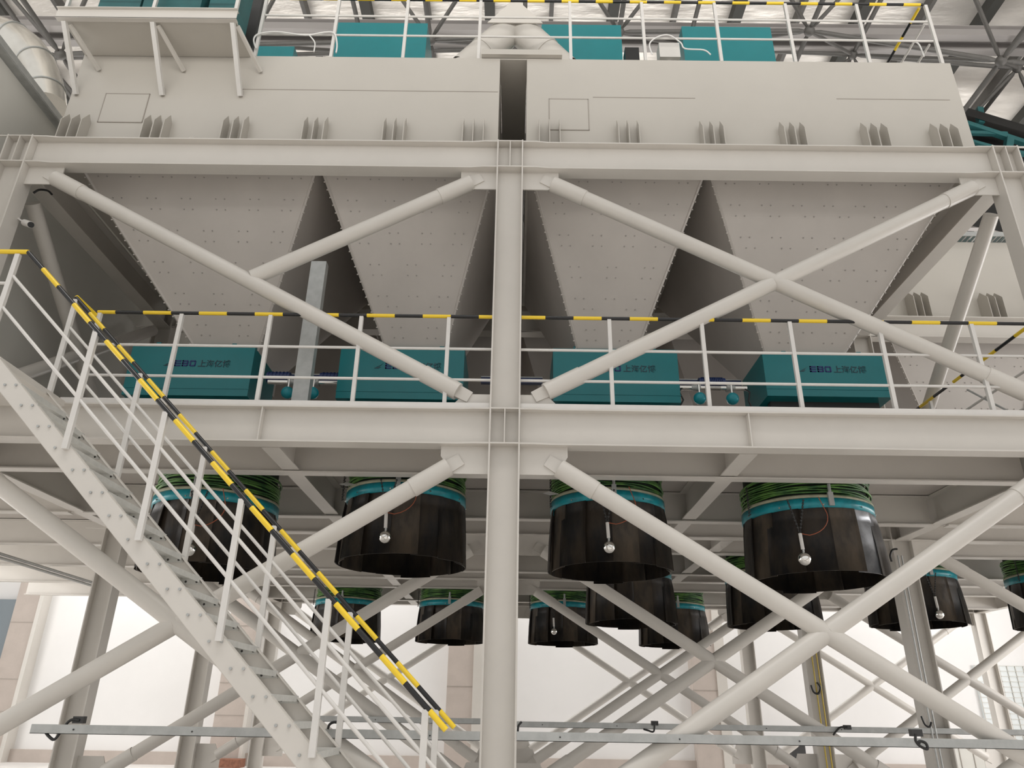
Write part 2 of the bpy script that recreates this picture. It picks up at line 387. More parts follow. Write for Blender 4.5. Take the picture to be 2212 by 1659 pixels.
# ------------------------------------------------------------------ hoppers
def hopper(xt0, xt1, xb0, xb1, yt0, yt1, yb0, yb1, zt, zb, label, group=None, rows=True):
    t = thing('hopper', label, 'hopper', ((xb0+xb1)/2, (yb0+yb1)/2, zb), group)
    T = [Vector((xt0, yt0, zt)), Vector((xt1, yt0, zt)), Vector((xt1, yt1, zt)), Vector((xt0, yt1, zt))]
    Bm = [Vector((xb0, yb0, zb)), Vector((xb1, yb0, zb)), Vector((xb1, yb1, zb)), Vector((xb0, yb1, zb))]
    MB().hexa(Bm+T).build('cone', M['hopper'], t)
    n = (T[1]-T[0]).cross(Bm[0]-T[0]).normalized()
    if n.y > 0: n = -n
    if rows:
        proto = None
        for i in range(6):
            for dv in (-.028, .028):
                v = (i+.35)/6+dv
                a = T[0].lerp(Bm[0], v); b = T[1].lerp(Bm[1], v); L = (b-a).length; cnt = max(2, int(L/.42))
                for j in range(cnt):
                    for du in (-.06, .06):
                        p = a.lerp(b, (j+.5)/cnt)+(b-a).normalized()*du
                        if proto is None:
                            proto = MB().bolt((0, 0, 0), n, .010, .010).build('plate_bolt', M['boltm']); proto.parent = t; proto.location = p-parent_world(t)
                        else:
                            q_ = proto.copy(); COL.objects.link(q_); q_.location = p-parent_world(t)
        for (p, q, s_) in ((T[0], Bm[0], -1), (T[1], Bm[1], 1)):   # bolted corner seams with protruding bolt heads
            e = MB(); d = (q-p).normalized(); L = (q-p).length
            e.bar(p, q, .03, .03)
            for j in range(int(L/.11)):
                c0 = p+d*(.06+j*.11); e.tube(c0, c0+Vector((s_*.035, -.012, -.012)), .011, 6)
            e.build('corner_seam', M['hopper'], t)
    MB().box((xb0+.02, yb0+.02, zb-.3 if rows and yt0 < 9 else ZM1+.013), (xb1-.02, yb1-.02, zb)).build('outlet_neck', M['hopper'], t)
    return t
hz = (7.99, 6.15)
for a in ((-5.93, -2.62, -4.36, -3.50, 'leftmost of the four large pale hoppers, above the left teal machine'),
          (-2.60, -.22, -1.68, -.90, 'second hopper from the left, just left of the central column'),
          (.25, 2.66, .99, 1.76, 'third hopper from the left, just right of the central column'),
          (2.68, 6.12, 3.59, 4.62, 'rightmost of the four large pale hoppers, above the right teal machine')):
    hopper(a[0], a[1], a[2], a[3], 8.03, 11.85, 9.3, 10.3, ZT1-.01, 6.15, a[4])
for a in ((7.1, 10.0, 8.2, 9.3, 'pale bolted hopper of the second row at the right, behind the side brace'),
          (10.05, 13.1, 11.2, 12.2, 'pale bolted hopper of the second row at the far right edge')):
    hopper(a[0], a[1], a[2], a[3], 12.5, 16.3, 13.3, 14.9, ZT1-.01, 5.6, a[4])
for a in ((-6.0, -2.7, -4.6, -3.6, 'left'), (-2.65, .1, -1.8, -.8, 'second'), (.15, 2.9, 1.0, 2.0, 'third'), (2.95, 6.1, 4.0, 5.0, 'fourth')):
    hopper(a[0], a[1], a[2], a[3], 12.5, 16.3, 13.9, 14.9, ZT1-.01, 6.0, 'shaded hopper of the second row, %s of four, behind the front hoppers' % a[4], rows=False)
# left side panel, tray and hanging things
tag(MB().box((-7.05, 5.6, 4.9), (-6.95, 17, 9.62)).build('partition_wall', M['panelgrey']), 'flat grey green partition wall along the left side of the structure', 'partition')
t = thing('cable_tray', 'galvanised square tray sloping past the silver duct at the top left', 'tray', (-6.9, 6, 9.64))
MB().box((-6.97, 7.0, 9.64), (-6.84, 15, 9.655)).build('tray_base', M['galv'], t)
for xx in (-6.98, -6.845): MB().box((xx, 7.0, 9.655), (xx+.01, 15, 9.76)).build('tray_side', M['galv'], t)

# ------------------------------------------------------------------ text helper (converted to mesh)
def text_mesh(body, size, m, parent, name, loc, extr=.002, bold=0.0):
    cu = bpy.data.curves.new('txt', 'FONT'); cu.body = body; cu.size = size; cu.extrude = extr; cu.offset = bold; cu.align_x = 'LEFT'
    to = bpy.data.objects.new('txt', cu); COL.objects.link(to)
    dg = bpy.context.evaluated_depsgraph_get(); me = bpy.data.meshes.new_from_object(to.evaluated_get(dg))
    COL.objects.unlink(to); bpy.data.objects.remove(to); bpy.data.curves.remove(cu)
    me.materials.clear(); me.materials.append(m)
    o = bpy.data.objects.new(name, me); COL.objects.link(o)
    if parent: o.parent = parent
    o.location = Vector(loc)-parent_world(parent); o.rotation_euler = (PI/2, 0, 0); return o

# ------------------------------------------------------------------ teal machines on the platform
def machine(x0, x1, zt, zb, label, yf=9.2, depth=.95, logo=True, lugs=True):
    t = thing('dosing_machine', label, 'machine', ((x0+x1)/2, yf+depth/2, ZM1+.01))
    m = MB().box((x0, yf, zb), (x1, yf+depth, zt)); m.build('housing', M['teal'], t)
    MB().box((x0-.006, yf-.006, zb+.10), (x1+.006, yf, zb+.112)).build('lower_seam', M['teal'], t)
    if lugs:
        for x in (x0+.32, x1-.32):
            MB().prism([(x-.04, yf+.06, zt), (x+.04, yf+.06, zt), (x+.03, yf+.06, zt+.06), (x-.03, yf+.06, zt+.06)], (0, 1, 0), .015).build('lifting_lug', M['teal'], t)
    if logo:
        w = (x1-x0)
        sx = x0+w*.30; z = zb+(zt-zb)*.60
        g = MB(); g.prism([(sx, yf-.004, z), (sx+.05, yf-.004, z+.015), (sx+.09, yf-.004, z+.06), (sx+.06, yf-.004, z+.03)], (0, 1, 0), .004)
        g.prism([(sx-.03, yf-.004, z-.02), (sx+.03, yf-.004, z-.02), (sx+.06, yf-.004, z+.0), (sx, yf-.004, z-.005)], (0, 1, 0), .004)
        g.build('logo_mark', M['charcoal'], t)
        L = MB(); lx = sx+.12; lz = z-.025; H_ = .088; W_ = .085; s_ = .018; ya = yf-.006; yb = yf-.001
        for q_ in (0, (H_-s_)/2, H_-s_): L.box((lx, ya, lz+q_), (lx+W_, yb, lz+q_+s_))
        L.box((lx, ya, lz), (lx+s_, yb, lz+H_)); bx_ = lx+W_+.018
        for q_ in (0, (H_-s_)/2, H_-s_): L.box((bx_, ya, lz+q_), (bx_+W_-.008, yb, lz+q_+s_))
        L.box((bx_, ya, lz), (bx_+s_, yb, lz+H_)); L.box((bx_+W_-s_, ya, lz+.008), (bx_+W_, yb, lz+H_/2-.004)); L.box((bx_+W_-s_, ya, lz+H_/2+.004), (bx_+W_, yb, lz+H_-.008)); ox_ = bx_+W_+.018
        for q_ in (0, H_-s_): L.box((ox_+.008, ya, lz+q_), (ox_+W_-.008, yb, lz+q_+s_))
        for q_ in (0, W_-s_): L.box((ox_+q_, ya, lz+.008), (ox_+q_+s_, yb, lz+H_-.008))
        L.build('lettering', M['navy'], t)
        text_mesh('上海亿博', .112, M['charcoal'], t, 'lettering', (sx+.44, yf-.004, z-.022), bold=.001)
    # under frame, pulley and feet
    g = MB(); cx = (x0+x1)/2
    g.tube((cx-.2, yf+.35, zb-.10), (cx-.2, yf+.35, zb-.02), .16, 20); g.build('outlet_ring', M['darksteel'], t)
    g = MB().box((x0+.1, yf+.2, zb-.25), (x1-.1, yf+.32, zb)); g.box((x0+.1, yf+.62, zb-.25), (x1-.1, yf+.74, zb)); g.build('under_frame', M['darksteel'], t)
    for lx in (x0+.15, x1-.15):
        MB().box((lx-.05, yf+.45, ZM1+.012), (lx+.05, yf+.55, zb)).build('leg', M['darksteel'], t)
    return t
machine(-5.20, -3.50, 6.18, 5.42, 'teal machine with dark lettering at the left, behind the stair rails')
machine(-2.31, -.60, 6.19, 5.41, 'teal machine left of the central column, crossed by the long tube brace')
machine(.62, 2.33, 6.20, 5.41, 'teal machine right of the central column, lettering half hidden by a brace')
machine(3.50, 5.18, 6.17, 5.53, 'teal machine at the right with its dark lettering in full view')
def drive(x, label, flip=1):
    y = 9.35; t = thing('valve_drive', label, 'valve', (x, y, ZM1+.01))
    MB().sphere((x+.02*flip, y-.1, 5.50), .085).build('air_ball', M['tealring'], t)
    MB().tube((x+.02*flip, y-.1, 5.57), (x+.02*flip, y-.1, 5.70), .014, 8).build('air_pipe', M['steel'], t)
    MB().tube((x-.30*flip, y, 5.70), (x+.26*flip, y, 5.70), .035, 14).build('rod', M['steel'], t)
    MB().tube((x-.02*flip, y, 5.70), (x+.10*flip, y, 5.70), .06, 14, .035).build('cone_fitting', M['galv'], t)
    MB().tube((x-.34*flip, y+.05, 5.79), (x-.02*flip, y+.05, 5.79), .075, 18).build('motor', M['blue'], t)
    g = MB()
    for i in range(6): g.tube((x-(.32-.05*i)*flip, y+.05, 5.79), (x-(.305-.05*i)*flip, y+.05, 5.79), .085, 18)
    g.build('motor_fins', M['blue'], t)
    MB().box((x-.36, y+.12, 5.32), (x+.36, y+.2, 5.40)).build('support_bar', M['darksteel'], t)
    MB().box((x-.03, y+.12, ZM1+.012), (x+.03, y+.2, 5.32)).build('support_leg', M['darksteel'], t)
    MB().path([(x+.2*flip, y, 5.72), (x+.28*flip, y-.05, 5.62), (x+.24*flip, y-.08, 5.48), (x+.3*flip, y-.02, 5.38)], .012).build('air_hose', M['cable'], t)
drive(-3.0, 'teal ball valve drive with blue motor beside the left teal machine', 1)
drive(-2.62, 'teal ball valve drive next to the galvanised upright, second from left', -1)
drive(2.62, 'teal ball valve drive right of the third teal machine', -1)
drive(3.02, 'teal ball valve drive left of the lettered right machine', 1)
t = tag(MB().box((-2.62, 8.35, ZM1+.013), (-2.42, 8.47, 7.02)).build('galvanised_upright', M['galv']), 'galvanised square upright standing between the two left teal machines', 'post')
for (x0, x1, l) in ((-3.35, -2.45, 'left'), (-.4, .5, 'centre'), (2.45, 3.4, 'right')):
    t = thing('blue_beam', 'dark blue drive beam between the teal machines, %s gap' % l, 'beam', (x0, 9.9, 6.0))
    MB().box((x0, 9.9, 5.98), (x1, 9.98, 6.06)).build('beam', M['blue'], t)
    MB().box((x0, 9.89, 6.061), (x1, 9.98, 6.075)).build('top_edge', M['galv'], t)

# ------------------------------------------------------------------ telescopic chutes under the deck
def chute_proto():
    t = thing('loading_chute', '', 'chute', (0, 0, 0))
    rj = random.Random(3)
    MB().lathe((0, 0, 0), [(.735, 4.09), (.735, 4.73)], 48).build('inner_sleeve', M['darkgreen'], t)
    g = MB()
    for k in range(11):
        z0 = 4.125+.028*k; r0 = .765+rj.uniform(-.012, .016); ph = [rj.random()*6 for _ in range(3)]; n = 72; q = 6; vs = []
        for i in range(n):
            a = 2*PI*i/n; rr_ = r0+.010*math.sin(3*a+ph[0]); zz = z0+.010*math.sin(2*a+ph[1])+.006*math.sin(7*a+ph[2])
            for m_ in range(q):
                b = 2*PI*m_/q; vs.append(((rr_+.0135*math.cos(b))*math.cos(a), (rr_+.0135*math.cos(b))*math.sin(a), zz+.0115*math.sin(b)))
        g.add(vs, [(i*q+m_, ((i+1) % n)*q+m_, ((i+1) % n)*q+(m_+1) % q, i*q+(m_+1) % q) for i in range(n) for m_ in range(q)], True)
    g.build('green_bellows', M['green'], t)
    MB().lathe((0, 0, 0), [(.74, 4.07), (.80, 4.075), (.80, 4.11), (.75, 4.125)], 60, lambda a, z: (0, .012*math.sin(2*a))).build('fabric_edge', M['cream'], t)
    MB().lathe((0, 0, 0), [(.70, 3.955), (.80, 3.955), (.80, 4.075), (.70, 4.08)], 60).build('teal_ring', M['tealring'], t)
    MB().lathe((0, 0, 0), [(.45, 4.66), (.62, 4.35), (.62, 4.0), (.60, 3.9)], 40).build('inner_throat', M['darksteel'], t)
    for i in range(10):
        a = 2*PI*i/10+.2; MB().bolt((.80*math.cos(a), .80*math.sin(a), 3.985), (math.cos(a), math.sin(a), 0), .011, .012).build('ring_bolt', M['steel'], t)
    ns = 15; rs = random.Random(5)
    for i in range(ns):
        a0 = 2*PI*i/ns-.05; a1 = 2*PI*(i+1)/ns+.05; zb = 3.17+rs.uniform(-.012, .02); fl = rs.uniform(-.015, .035); m = MB()
        K = 7; vs = []
        for r_off in (0, .010):
            for (z, fr) in ((3.952, 0.0), (3.80, .35), (3.55, .7), (zb, 1.0)):
                for k in range(K):
                    a = a0+(a1-a0)*k/(K-1); tilt = .030*(k/(K-1))+(.010 if i % 2 else 0)
                    r_ = .752+tilt+r_off+(.045+fl)*fr
                    vs.append((r_*math.cos(a), r_*math.sin(a), z))
        fs = []; L = 4*K
        for s_ in (0, 1):
            for j in range(3):
                for k in range(K-1):
                    q = (s_*L+j*K+k, s_*L+j*K+k+1, s_*L+(j+1)*K+k+1, s_*L+(j+1)*K+k)
                    fs.append(q if s_ else q[::-1])
        for k in range(K-1): fs.append((3*K+k, 3*K+k+1, L+3*K+k+1, L+3*K+k)); fs.append((k+1, k, L+k, L+k+1))
        for j in range(3): fs.append((j*K, (j+1)*K, L+(j+1)*K, L+j*K)); fs.append(((j+1)*K+K-1, j*K+K-1, L+j*K+K-1, L+(j+1)*K+K-1))
        m.add(vs, fs, True); m.build('rubber_strip', M['rubber2'] if i in (2, 6, 8, 11) else M['rubber'], t)
    # lifting hook and side chain
    g = MB().box((-.03, -.83, 3.97), (.03, -.79, 4.14)); g.tube((0, -.81, 4.14), (0, -.81, 4.24), .02, 8); g.build('lifting_eye', M['galv'], t)
    g = MB()
    for i in range(16):
        z = 4.35-i*.024; g.bar((-.80+.01*(i % 2), -.25, z), (-.80-.02, -.25, z-.02), .008, .014)
    g.build('side_chain', M['chain'], t)
    return t
cx_front = [(-3.88, -.0, 'behind the stair rails, leftmost of the big front ones'), (-1.34, .13, 'just left of the central column, second of the big front ones'),
            (1.40, .08, 'just right of the central column, third of the big front ones'), (4.02, -.0, 'with one shiny grey strip, rightmost of the big front ones')]
c0 = chute_proto(); first = True
def put_chute(x, y, dz, lab):
    global first
    if first: c0.location = (x, y, dz); c0['label'] = lab; first = False; return c0
    return dup(c0, (x, y, dz), lab)
rowo = [put_chute(x, 9.8, dz, 'black skirted chute '+l) for x, dz, l in cx_front]
rowo[3].scale = (1.04, 1.04, 1); rowo[2].scale = (.95, .95, 1)
rowo[2].location.x = 1.36
# one shiny strip on the right front chute
ks = [c_ for c_ in rowo[3].children if c_.name.startswith('rubber_strip')]
if len(ks) == 15:
    def ang(o_):
        v = sum((Vector(p.co) for p in o_.data.vertices), Vector())/len(o_.data.vertices); return math.atan2(v.y, v.x)
    best = min(ks, key=lambda o_: abs(ang(o_)-math.radians(-57)))
    best.data = best.data.copy(); best.data.materials[0] = M['glossrubber']; best['label'] = 'shiny grey strip'
for x, l in ((2.30, 'black skirted chute of the middle row below the third front chute'), (4.95, 'black skirted chute of the middle row partly hidden by the largest front chute'),
             (7.62, 'black skirted chute of the middle row behind the right rear column'), (10.35, 'black skirted chute of the middle row at the right edge of the picture')):
    put_chute(x, 14.4, -.07 if x < 7 else -.02, l)
for x, l in ((-3.95, 'black skirted chute of the far row, leftmost, behind the striped stair rail'), (-1.40, 'black skirted chute of the far row just left of the central column'),
             (1.32, 'far row chute just right of the central column, with a small shiny probe'), (4.0, 'black skirted chute of the far row, rightmost, below the middle row')):
    put_chute(x, 18.95, -.08, l)
# hanging level probes
def probe(px, py, y, label, wire=True):
    c_ = at(px, py, Y=y); t = thing('level_probe', label, 'probe', tuple(c_)); x, z = c_.x, c_.z
    MB().sphere(c_, .078, 28).build('ball', M['steel'], t)
    MB().tube((x, y, z+.075), (x, y, z+.11), .013, 8).build('link', M['galv'], t)
    MB().tube((x-.004, y, z+.11), (x-.012, y, z+.30), .021, 12).build('rod', M['rail'], t)
    top = Vector((x-.012, y, z+.30))
    for sx in (-1, 1):
        g = MB(); e = Vector((x-.012+sx*.10, y, z+.72)); d = e-top; n = 20
        for i in range(n):
            p = top+d*(i/n); q = top+d*((i+.8)/n); g.bar(p, q, .024 if i % 2 else .009, .009 if i % 2 else .024, up=(0, 1, 0))
        g.build('chain', M['chain'], t)
    if wire:
        pts = [(x-.01, y, z+.30)]+[(x+.02+.24*math.sin(a)+.05*a, y-.02, z+.47-.20*math.cos(a)) for a in [i*.25 for i in range(1, 9)]]+[(x+.27, y-.01, z+.75)]
        MB().path(pts, .0055, 6).build('wire', M['copper'], t)
probe(832, 1160, 8.88, 'shiny ball probe hanging in front of the chute left of the central column')
probe(1316, 1182, 8.95, 'shiny ball probe hanging in front of the chute right of the central column')
probe(1738, 1207, 8.86, 'shiny ball probe on chains hanging in front of the largest right chute')
probe(410, 1187, 8.88, 'shiny ball probe seen between the stair rails in front of the left chute')
probe(1197, 1364, 18.05, 'small shiny ball probe in front of a far row chute, right of the central column', False)
probe(2029, 1327, 13.5, 'shiny ball probe in front of the middle row chute at the right', False)
for (px, py, l) in ((750, 1046, 'left'), (1190, 1066, 'right')):
    c_ = at(px, py, Y=9.2)
    tag(MB().prism([c_+Vector((-.10, 0, .0)), c_+Vector((.0, 0, -.02)), c_+Vector((.10, .05, .01)), c_+Vector((-.02, .05, .04))], (0, .3, 1), .006).build('fabric_flap', M['whitecable']), 'small white flap sticking out beside the chute %s of the central column' % l, 'flap')

# ------------------------------------------------------------------ striped rails and railings
def striped(p, q, r, pitch, par, name='top_rail', phase=0, yel=.5):
    P = Vector(p); Q = Vector(q); L = (Q-P).length; d = (Q-P)/L; m = MB(); s0 = -phase
    while s0 < L:
        for k, (a, b) in enumerate(((s0, s0+pitch*yel), (s0+pitch*yel, s0+pitch))):
            a = max(0, a); b = min(L, b)
            if b > a: m.m = k; m.tube(P+d*a, P+d*b, r*(1.06 if k == 0 else 1), 12)
        s0 += pitch
    return m.build(name, [M['yellow'], M['black']], par)
def railing(label, pts_post, ztop, zbase, y, x0, x1, name='platform_railing', phase=0, mids=(.64, .31), caps=False):
    t = thing(name, label, 'railing', (x0, y, zbase))
    striped((x0, y, ztop), (x1, y, ztop), .021, .66, t, phase=phase)
    H = ztop-zbase
    for f in mids: MB().tube((x0, y, zbase+H*f), (x1, y, zbase+H*f), .0165, 10).build('mid_rail', M['rail'], t)
    for x in pts_post: MB().box((x-.022, y-.022, zbase), (x+.022, y+.022, ztop-.02)).build('post', M['rail'], t)
    return t
ty = 7.68
tl_ = railing('platform railing with yellow and black top rail, left of the central column', (-4.80, -3.83, -2.78, -1.71, -.68), 5.84, ZM1+.004, ty, -4.83, -.172, phase=.12)
MB().box((-4.95, 7.615, ZM1+.005), (-.172, 7.625, ZM1+.065)).build('kick_plate', M['rail'], tl_)
tr_ = railing('platform railing with yellow and black top rail, right of the central column', (1.20, 2.28, 3.31, 4.35, 5.43), 5.84, ZM1+.004, ty, .172, 6.24, phase=.05)
MB().box((.172, 7.615, ZM1+.005), (6.24, 7.625, ZM1+.065)).build('kick_plate', M['rail'], tr_)
# side railing of the platform going back at the right
t = thing('side_railing', 'short platform railing running back at the right end, yellow and black top rail', 'railing', (6.22, 8.0, ZM1+.013))
striped((6.27, 7.75, 5.93), (6.27, 9.55, 5.93), .021, .8, t); striped((6.27, 9.68, 5.93), (6.27, 11.3, 5.93), .021, .8, t, phase=.4)
for f in (.64, .31): MB().tube((6.27, 7.75, ZM1+f*1.25), (6.27, 11.3, ZM1+f*1.25), .0165, 10).build('mid_rail', M['rail'], t)
for yy in (7.82, 8.9, 10.2, 11.3): MB().box((6.25, yy-.022, ZM1+.013), (6.29, yy+.022, 5.9)).build('post', M['rail'], t)
for (p, q) in (((6.27, 8.2, 4.75), (6.27, 9.3, 5.7)), ((6.27, 9.3, 4.75), (6.27, 10.4, 5.6))): MB().tube(p, q, .014, 8).build('stay_rod', M['galv'], t)

# ------------------------------------------------------------------ stairs
SN, SF = 6.45, 7.30
sl = -.967
def stair_z(x, z0=0.0): return 4.36+sl*(x+4.62)*1.0+z0      # bolt line
t = thing('staircase', 'white steel staircase with galvanised treads coming down from the left platform', 'stairs', (-2.9, 6.85, 0))
for yy, yo in ((SN, 1), (SF, -1)):
    m = MB(); xs, xe = -4.90, -.02
    def P_(x, dz): return Vector((x, yy, stair_z(x)+dz))
    up, dn = .035, -.20
    A, Bq = P_(xs, up), P_(xe, up); Cq, D = P_(xe, dn), P_(xs, dn)
    m.prism([A, Bq, Cq, D], (0, 1, 0), .010)
    w = Vector((0, yo*.06, 0)); dd = (Bq-A).normalized(); nn = Vector((-dd.z, 0, dd.x))
    for (p, q) in ((A, Bq), (D, Cq)): m.bar(p+w*.5, q+w*.5, .06, .010, up=nn)
    st = m.build('stringer', M['paint'], t)
    if yo > 0:
        for i in range(21):
            x = -4.62+.2135*i; z = stair_z(x)
            for dx in (0, -.105): MB().bolt((x+dx, yy-.005, z-.003), (0, -1, 0), .013, .014).build('stringer_bolt', M['galv'], st)
for i in range(21):
    x = -4.62+.2135*i; z = stair_z(x)
    m = MB(); m.box((x-.165, SN+.006, z+.012), (x+.035, SF-.006, z+.02)); m.box((x+.029, SN+.006, z-.03), (x+.035, SF-.006, z+.012)); m.box((x-.165, SN+.006, z-.03), (x-.159, SF-.006, z+.012))
    m.box((x-.165, SF-.012, z-.045), (x+.035, SF-.006, z+.012))
    tr0 = m.build('tread', M['tread'], t)
    g = MB()
    for dx in (-.01, -.115): g.tube((x+dx, SF-.014, z-.02), (x+dx, SF-.012, z-.02), .011, 12)
    g.build('slot_holes', M['darksteel'], tr0)
m = MB().box((-7.0, SN, ZM1-.06), (-4.86, 7.58, ZM1)); tag(m.build('stair_landing', M['paint']), 'small landing at the head of the stairs, at the left edge', 'landing')
def stair_rail(yy, label, far):
    t = thing('stair_railing', label, 'railing', (-2.7, yy, 1.5))
    a = Vector((-4.90, yy, 5.83)); b = Vector((-.39, yy, 1.455)); d = (b-a)
    striped(a, b, .0215 if far else .023, .58, t, phase=.29, yel=.5)
    for k, off in ((0, -.36), (1, -.72)):
        MB().tube(a+(Vector((0, 0, off)) if far else Vector((-.09, 0, off+.087))), b+Vector((.12, 0, off-.1)), .0165, 10).build('mid_rail', M['rail'], t)
    xs = [-4.89, -3.95, -3.10, -2.26, -1.42, -.56] if far else [-3.98, -3.13, -2.29, -1.42, -.56]
    for x in xs:
        zt = a.z+(x-a.x)*d.z/d.x-.02
        zb = stair_z(x)-.02 if not (far and x < -4.8) else ZM1
        MB().box((x-.026, yy-.02, zb), (x+.026, yy+.02, zt)).build('post', M['rail'], t)
    return t
n_ = stair_rail(SN-.03, 'near stair railing with yellow and black striped handrail', False)
MB().box((-5.02, SN-.05, ZM1), (-4.97, SN-.01, 5.80)).build('post', M['rail'], n_)
f_ = stair_rail(SF+.03, 'far stair railing with yellow and black striped handrail', True)
t = thing('landing_railing', 'short railing on the stair landing at the left edge, plain yellow top rail', 'railing', (-6, SN, ZM1))
MB().tube((-7.0, SN-.03, 5.835), (-4.90, SN-.03, 5.835), .024, 12).build('top_rail', M['yellow'], t)
MB().tube((-7.0, SN-.03, 5.46), (-5.02, SN-.03, 5.46), .0165, 10).build('mid_rail', M['rail'], t)
MB().tube((-7.0, SN-.03, 5.05), (-5.02, SN-.03, 5.05), .0165, 10).build('mid_rail', M['rail'], t)
MB().box((-6.2, SN-.05, ZM1), (-6.15, SN-.01, 5.82)).build('post', M['rail'], t)
tag(MB().tube((-4.90, SF+.03, 5.84), (-4.84, ty-.02, 5.79), .024, 12).build('corner_rail', M['yellow']), 'short yellow corner piece joining the far stair handrail to the platform railing', 'railing')

# ------------------------------------------------------------------ top left bracketed platform
t = thing('service_platform', 'bracketed steel platform hanging on the left bin, with teal equipment on it', 'platform', (-5.0, 7.7, 10.3))
ZP = 10.28; px0, px1, py0 = -6.25, -3.83, 7.38
MB().box((px0, py0, ZP), (px1, 7.995, ZP+.03)).build('floor_plate', M['bin'], t)
m = MB(); m.box((px0-.05, py0-.07, ZP-.03), (px1+.03, py0-.06, ZP+.12)); m.box((px0-.05, py0-.07, ZP-.035), (px1+.03, py0, ZP-.02)); m.box((px0-.05, py0-.11, ZP+.12), (px1+.03, py0-.02, ZP+.13)); m.build('edge_channel', M['paint'], t)
for x in (px0+.04, -4.98, px1-.04):
    br = MB().bar((x, py0, ZP-.03), (x+.02, 7.985, 9.52), .06, .06).build('bracket_strut', M['rail'], t)
    MB().bar((x+.05, py0+.05, ZP-.03), (x+.24, 7.98, 9.98), .045, .045).build('inner_stay', M['paint'], t)
for x in (px0+.03, -5.0, px1-.02): MB().box((x-.022, py0-.05, ZP+.13), (x+.022, py0-.01, 11.4)).build('guard_post', M['rail'], t)
for z in (10.85, 11.3): MB().tube((px0, py0-.03, z), (px1, py0-.03, z), .017, 10).build('guard_rail', M['rail'], t)
def gearbox(x0, x1, z0, z1, y0, y1, label):
    t = thing('teal_equipment', label, 'machine', ((x0+x1)/2, (y0+y1)/2, z0))
    MB().box((x0, y0, z0), (x1, y1, z1)).build('housing', M['tealsteel'], t)
    for i in (0, 1): MB().tube((x0+(.15+.6*i)*(x1-x0), y0-.02, z0+.25), (x0+(.15+.6*i)*(x1-x0), y0, z0+.25), .045, 14).build('round_badge', M['rail'], t)
gearbox(-5.95, -5.35, ZP+.032, 11.6, 7.55, 7.95, 'dark teal equipment on the bracketed platform, left one')
gearbox(-5.28, -4.45, ZP+.032, 11.6, 7.50, 7.95, 'dark teal equipment on the bracketed platform with round badges, middle one')
gearbox(-4.38, -3.95, ZP+.032, 11.6, 7.58, 7.95, 'dark teal equipment on the bracketed platform, right one')
a_ = at(528, 75, Y=8.3); tag(MB().box((a_.x, 8.3, 10.32), (a_.x+.16, 8.5, 12.6)).build('dark_upright', M['darksteel']), 'dark upright right of the bracketed platform, by the end of the top railing', 'column')

# ------------------------------------------------------------------ railing and machines on top of the bins
t = thing('bin_top_railing', 'white railing along the top edge of both bins with striped top rail', 'railing', (0, 8.02, 10.31))
striped((-3.75, 8.02, 11.53), (6.22, 8.02, 11.53), .021, .52, t, phase=.2)
for z in (11.17, 10.77): MB().tube((-3.75, 8.02, z), (6.22, 8.02, z), .0165, 10).build('mid_rail', M['rail'], t)
for px, py in ((553, 110), (716, 115), (871, 116), (1034, 118), (1233, 118), (1394, 120), (1557, 120), (1716, 122), (1876, 124), (2032, 126)):
    x = at(px, py, Y=8.02)[0]; MB().box((x-.022, 8.0, 10.312), (x+.022, 8.04, 11.51)).build('post', M['rail'], t)
t = thing('bin_end_railing', 'striped railing running back at the right end of the bin top', 'railing', (6.2, 8.1, 10.31))
striped((6.20, 8.08, 11.53), (6.20, 11.7, 11.53), .021, .52, t)
for z in (11.17, 10.77): MB().tube((6.20, 8.08, z), (6.20, 11.7, z), .0165, 10).build('mid_rail', M['rail'], t)
for yy in (9.3, 10.5, 11.7): MB().box((6.18, yy-.02, 10.312), (6.22, yy+.02, 11.5)).build('post', M['rail'], t)
def topbox(pa, pb, y, label, zb=10.6):
    a = at(*pa, Y=y); b = at(*pb, Y=y); z1 = (a.z+b.z)/2
    t = thing('feeder_housing', label, 'machine', ((a.x+b.x)/2, y+.5, 10.31))
    MB().box((a.x, y, zb), (b.x, y+1.0, z1)).build('housing', M['teal'], t)
    for x in (a.x+.2, b.x-.2): MB().box((x-.05, y+.4, 10.312), (x+.05, y+.5, zb)).build('leg', M['darksteel'], t)
topbox((731, 47), (924, 52), 9.3, 'teal feeder housing on the left bin top, behind the railing')
topbox((1170, 52), (1341, 55), 9.3, 'teal feeder housing on the right bin top beside the forked duct')
topbox((1472, 56), (1664, 60), 9.3, 'teal feeder housing on the right bin top, the one farther right')
topbox((558, 98), (636, 102), 9.6, 'small low teal housing on the left bin top by the end post')
# forked duct
t = thing('forked_duct', 'pale forked duct shaped like an inverted V above the slot between the bins', 'duct', (.03, 8.75, 10.4))
ap = at(1112, 60, Y=8.75)
for sx in (-1, 1):
    d = Vector((sx*.63, 0, -.777)); r = .24; n = 32; u = Vector((0, 1, 0)); w = d.cross(u)
    a = Vector((.02, 8.75, 11.86)); b = a+d*1.28
    A = []; Bq = []
    for i in range(n):
        o_ = (u*math.cos(2*PI*i/n)+w*math.sin(2*PI*i/n))*r
        p = a+o_; p = p+d*((.02-p.x)/d.x); A.append(p); Bq.append(b+o_)
    MB().add(A+Bq, [(i, (i+1) % n, (i+1) % n+n, i+n) for i in range(n)], True).build('leg_pipe', M['paint'], t)
    MB().tube(b+d*-.52, b+d*-.48, r+.012, n).build('pipe_band', M['paint'], t)
    MB().tube(b-Vector((0, 0, -.03)), b+Vector((0, 0, -.42)), r, 28).build('foot_pipe', M['paint'], t)
MB().prism([(.02, 8.50, 12.17), (-.42, 8.50, 11.62), (.46, 8.50, 11.62)], (0, 1, 0), .02).build('peak_plate', M['paint'], t)
